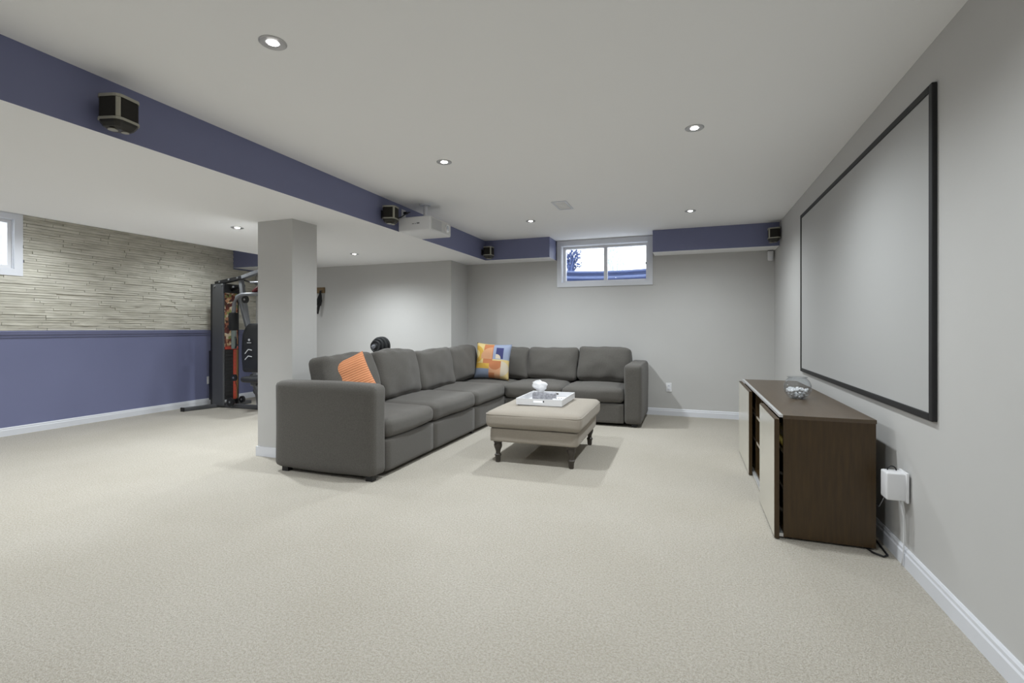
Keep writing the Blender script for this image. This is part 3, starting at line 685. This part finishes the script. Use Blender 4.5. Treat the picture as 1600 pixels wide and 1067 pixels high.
# ------------------------------------------------------------------ projector
pj = thing('projector', 'white ceiling mounted projector aimed at the screen', 'projector', (-2.475, 4.265, 2.08))
MB().rbox(-.175, .175, -.215, .215, 0, .138, .014, 3).build('body', M_plastic, pj, smooth=True)
f = MB().rbox(.170, .179, -.200, .200, .012, .126, .003, 2).build('front_panel', mat('warm_white_plastic', srgb(205, 205, 204), .45), pj)
MB().rbox(.178, .184, -.180, .000, .022, .116, .002, 1).build('front_grille', mat('grille_grey', srgb(186, 186, 188), .6), f)
MB().cyl((.178, .105, .070), (.196, .105, .070), .040, .038, 28).build('lens_ring', M_plastic, f, smooth=True)
MB().cyl((.190, .105, .070), (.1975, .105, .070), .027, n=28).build('lens', mat('lens_highlight_glass', srgb(190, 194, 200), .05, metal=.3), f)  # pale base colour stands in for a highlight on the lens
for k, (a, b2) in enumerate(((-.02, .0), (.010, .02), (.03, .06))): MB().box(a, b2, -.2165, -.2145, .065, .072 + .006 * (k == 2)).build('marking', M_grey, pj)
MB().cyl((0, 0, .137), (0, 0, .295), .020, n=20).build('mount_pole', M_trim, pj, smooth=True)
MB().cyl((0, 0, .290), (0, 0, H - 2.08), .055, n=28).build('mount_plate', M_trim, pj, smooth=True)
for (sx, sy) in ((1, 1), (1, -1), (-1, 1), (-1, -1)): MB().beam((sx * .015, sy * .015, .16), (sx * .09, sy * .09, .136), .014, .008).build('mount_arm', M_trim, pj)
tag(MB().rbox(-2.708, -2.668, 4.225, 4.255, 2.295, 2.320, .004, 1).tube([(-2.675, 4.24, 2.307), (-2.63, 4.22, 2.310), (-2.60, 4.18, 2.295), (-2.60, 4.12, 2.27), (-2.62, 4.06, 2.225), (-2.665, 3.99, 2.19)], .005, 8).build('projector_power_cord', M_black, smooth=True), 'black plug and cord between the beam outlet and projector', 'cable')

# ------------------------------------------------------------------ gym machine
gy = thing('home_gym', 'black and grey multi-station home gym machine beside the stone wall', 'gym machine', (-5.9, 5.2, 0))
G = Vector((-5.9, 5.2, 0))
def gp(name, mb, m, smooth=False, parent=gy, label=None):
    bmesh.ops.translate(mb.bm, vec=-G, verts=mb.bm.verts); return mb.build(name, m, parent, smooth=smooth, label=label)
gp('stabilizer_foot', MB().beam((-6.55, 4.74, .028), (-6.30, 5.62, .028), .055, .05), M_gun)
gp('end_cap', MB().rbox(-6.585, -6.52, 4.725, 4.745, .0, .056, .004, 1), M_black)
gp('base_beam', MB().beam((-6.40, 5.20, .032), (-4.60, 5.27, .032), .055, .055), M_gun)
gp('stabilizer_foot', MB().beam((-4.62, 4.85, .028), (-4.62, 5.70, .028), .055, .05), M_gun)
gp('front_shroud', MB().rbox(-6.50, -6.285, 5.135, 5.165, .03, 1.785, .008, 2), M_gun)
gp('shroud_edge', MB().box(-6.535, -6.50, 5.14, 5.20, .03, 1.79), M_black)
gp('rear_shroud', MB().rbox(-6.52, -6.285, 5.385, 5.40, .03, 1.785, .005, 2), M_black)
gp('shroud_cap', MB().rbox(-6.52, -6.27, 5.14, 5.40, 1.66, 1.79, .01, 2), M_black)
gp('weight_cover', MB().rbox(-6.60, -6.52, 5.16, 5.40, .10, .82, .01, 2), M_black)
gp('sticker_panel', MB().box(-6.305, -6.295, 5.166, 5.384, .88, 1.66), M_stick, label='panel covered in small colourful stickers')
for k in range(14):
    gp('weight_plate', MB().rbox(-6.44, -6.29, 5.17, 5.38, .115 + k * .0515, .115 + k * .0515 + .0505, .002, 1), M_black)
gp('selector_strip', MB().box(-6.291, -6.285, 5.305, 5.355, .11, .835), M_red, label='red weight selector strip')
for k in range(14): gp('number_mark', MB().box(-6.285, -6.2835, 5.318, 5.342, .130 + k * .0515, .138 + k * .0515), M_orangeplate)
gp('label_strip', MB().box(-6.291, -6.285, 5.355, 5.384, .11, .835), M_orangeplate)
gp('stack_top_plate', MB().rbox(-6.45, -6.28, 5.17, 5.384, .84, .878, .004, 1), M_red)
for y in (5.22, 5.34): gp('guide_rod', MB().cyl((-6.37, y, .06), (-6.37, y, 1.70), .011, n=12), M_steel, True)
gp('top_beam', MB().beam((-6.50, 5.20, 1.80), (-5.95, 5.20, 1.875), .055, .055), M_black)
gp('top_beam', MB().beam((-5.98, 5.20, 1.870), (-5.55, 5.20, 1.975), .05, .065), M_midsteel)
gp('top_beam', MB().beam((-5.57, 5.20, 1.968), (-4.95, 5.20, 1.985), .05, .06), M_gun)
gp('mast', MB().beam((-6.05, 5.23, 1.85), (-5.72, 5.25, .05), .055, .06), M_midsteel)
gp('cross_brace', MB().beam((-6.30, 5.30, 1.70), (-6.02, 5.25, 1.76), .04, .05), M_black)
gp('brace', MB().beam((-5.96, 5.21, 1.83), (-5.60, 5.21, 1.74), .02, .025), M_black)
gp('lat_bar', MB().cyl((-5.72, 5.10, 1.78), (-4.80, 5.10, 1.80), .014, n=12), M_steel, True)
for (a, b2) in ((-5.66, -5.56), (-4.98, -4.88)): gp('lat_grip', MB().tube([(a, 5.10, 1.65), (b2 - .03, 5.10, 1.69), (b2, 5.10, 1.70)], .032, 12), M_darkred, 'all')
def butterfly(sx, c=-5.42):
    X = lambda x: x if sx > 0 else 2 * c - x
    gp('press_arm', MB().tube([(X(-5.42), 5.10, 1.615), (X(-5.72), 5.06, 1.615), (X(-5.80), 5.03, 1.61), (X(-5.87), 5.01, 1.58), (X(-5.905), 5.0, 1.50), (X(-5.92), 5.0, 1.36), (X(-5.91), 5.0, .88)], .026, 12), M_midsteel, 'all')
    gp('foam_roller', MB().lathe([(.028, 0), (.056, .004), (.060, .02), (.060, .225), (.056, .24), (.028, .245)], 20, T(X(-5.92), 5.0, 1.12)), M_rubber, True)
    gp('grip_tube', MB().cyl((X(-5.91), 5.0, .865), (X(-5.915), 5.0, 1.12), .034, n=16), M_teal, True)
    gp('handle', MB().tube([(X(-5.89), 5.0, 1.02), (X(-5.83), 4.96, 1.02), (X(-5.80), 4.94, 1.0), (X(-5.80), 4.94, .92), (X(-5.83), 4.96, .89), (X(-5.89), 5.0, .885)], .011, 8), M_black, 'all')
    gp('arm_link', MB().beam((X(-5.88), 5.05, 1.62), (X(-5.80), 5.12, 1.16), .045, .05), M_midsteel)
butterfly(1); butterfly(-1)
gp('pivot_tube', MB().cyl((-5.60, 5.12, 1.63), (-5.24, 5.12, 1.63), .035, n=16), M_black, True)
for (x, y, z, r) in ((-5.76, 5.05, 1.545, .052), (-5.86, 4.96, .47, .046), (-5.70, 5.18, .27, .05), (-6.12, 5.12, .10, .062), (-6.20, 5.38, .10, .05), (-5.52, 5.12, 1.90, .05)):
    w_ = gp('pulley', MB().cyl((x, y - .014, z), (x, y + .014, z), r, n=22), M_black, True)
    bm_ = MB().cyl((x - G.x, y - .02 - G.y, z), (x - G.x, y + .02 - G.y, z), .014, n=10); bm_.build('bolt', M_steel, w_)
for (x, z) in ((-6.44, 1.755), (-6.30, 1.775), (-6.40, 1.82), (-6.22, 1.845), (-6.05, 1.865), (-5.86, 1.915), (-5.66, 1.955), (-6.13, 1.74)):
    gp('bolt', MB().cyl((x, 5.125 if x < -6.25 and z < 1.78 else 5.165, z), (x, 5.18, z), .013, n=10), M_steel, True)
pad = MB().soft(.52, .075, .67, .034, 18, (0, .012, 0), 0, 0, T(0, 0, 0))
for v in pad.bm.verts:      # taper: round shoulders, narrower foot
    k = v.co.z / .67; v.co.x *= (.78 + .22 * math.sin(min(1, (k + .05) / .6) * math.pi / 2)) * (1 - .42 * max(0, (k - .72) / .28) ** 2)
bmesh.ops.transform(pad.bm, matrix=T(-5.55, 5.03, .545, R(-4)), verts=pad.bm.verts)
pd = gp('back_pad', pad, M_vinyl, 'all')
def mark(mb, name):
    bmesh.ops.translate(mb.bm, vec=-G, verts=mb.bm.verts); mb.build(name, M_silverprint, pd)
for zz, s in ((.80, 1.0), (.72, .85)):
    mark(MB().beam((-5.685, 4.976, zz), (-5.625, 4.976, zz + .06 * s), .012, .006).beam((-5.625, 4.976, zz + .06 * s), (-5.56, 4.976, zz + .05 * s), .012, .006), 'chevron_mark')
mark(MB().cyl((-5.61, 4.980, .99), (-5.61, 4.973, .99), .016, n=16), 'emblem_mark')
mark(MB().box(-5.645, -5.575, 4.974, 4.980, .945, .955), 'emblem_mark')
gp('seat_post', MB().beam((-5.60, 5.17, .06), (-5.68, 5.10, .52), .06, .07), M_gun)
seat = MB().soft(.34, .30, .07, .03, 12, (0, 0, .01), 0, 0, T(-5.27, 4.83, .45)); gp('seat_pad', seat, M_vinyl, 'all')
gp('seat_beam', MB().beam((-5.40, 5.20, .40), (-5.27, 4.72, .43), .05, .05), M_gun)
gp('seat_post', MB().beam((-5.27, 4.80, .43), (-5.34, 5.22, .05), .05, .05), M_gun)
gp('cable', MB().tube([(-5.86, 4.97, .45), (-5.87, 5.02, .30), (-5.93, 5.08, .18), (-6.12, 5.13, .10)], .004, 6), M_black, 'all')

# weight plates on the peg of a rack behind the sofa
PX, PZ = -3.965, .905
rk = thing('plate_rack', 'black steel rack with a peg of weight plates behind the sofa', 'weight rack', (PX, 5.72, 0))
MB().beam((-.22, .02, .014), (.22, .02, .014), .05, .026).build('foot', M_gun, rk)
MB().beam((0, -.24, .014), (0, .24, .014), .05, .026).build('foot', M_gun, rk)
MB().beam((0, .02, .026), (0, .02, .95), .05, .05).build('post', M_gun, rk)
MB().cyl((0, .02, PZ), (0, -.285, PZ), .0125, n=16).build('peg', M_steel, rk, smooth=True)
for (yy, th, r, lab) in ((5.660, .042, .128, 'widest dark weight plate, innermost on the rack peg'), (5.612, .040, .122, 'broad dark weight plate next to the widest one on the peg'),
                         (5.566, .038, .102, 'middle-sized dark weight plate behind the smallest on the peg'), (5.522, .036, .078, 'smallest dark weight plate, outermost on the rack peg')):
    wp = thing('weight_plate', lab, 'weight plate', (PX, yy, PZ), 0, 'weight plates on the rack peg')
    MB().lathe([(.0127, 0), (r * .40, 0), (r * .46, .006), (r * .78, .006), (r * .84, 0), (r - .004, 0), (r, .005), (r, th - .005), (r - .004, th), (r * .84, th), (r * .78, th - .006), (r * .46, th - .006), (r * .40, th), (.0127, th), (.0127, 0)], 36, Matrix.Translation((0, th / 2, 0)) @ Matrix.Rotation(R(90), 4, 'X'), cap=False).build('disc', M_rubber, wp, smooth=True)
    MB().lathe([(.0127, 0), (.022, 0), (.022, th + .002), (.0127, th + .002), (.0127, 0)], 24, Matrix.Translation((0, th / 2 + .001, 0)) @ Matrix.Rotation(R(90), 4, 'X'), cap=False).build('hub_ring', M_steel, wp, smooth=True)
tag(MB().cyl((PX, 5.490, PZ), (PX, 5.470, PZ), .030, n=8).build('spring_collar', M_steel), 'small steel collar on the end of the rack peg', 'collar')

# wooden hook block with a strap on the gym wall
hk = thing('wooden_hook_board', 'small wooden hook board on the grey wall beside the pillar', 'hook', (-5.47, GY, 1.745))
MB().rbox(-.16, .09, -.03, 0, -.045, .045, .006, 2).build('board', M_wood, hk)
MB().tube([(.045, -.028, -.01), (.045, -.055, -.02), (.045, -.062, .0)], .008, 8).build('hook', M_gun, hk, smooth='all')
stp = thing('resistance_strap', 'black looped strap hanging from the wooden hook board', 'strap', (-5.425, GY - .055, 1.735))
MB().tube([(0, 0, 0), (-.012, 0, -.06), (-.03, 0, -.13), (-.05, 0, -.20), (-.035, .0, -.24)], [.008, .014, .026, .028, .02], 10).build('webbing', M_rubber, stp, smooth='all')
MB().tube([(0, 0, 0), (.004, .01, -.08), (.0, .01, -.16), (-.02, .01, -.23)], [.008, .012, .018, .018], 10).build('webbing', M_rubber, stp, smooth='all')
MB().cyl((-.03, 0, -.22), (-.06, 0, -.36), .022, .018, 12).build('grip', M_black, stp, smooth=True)
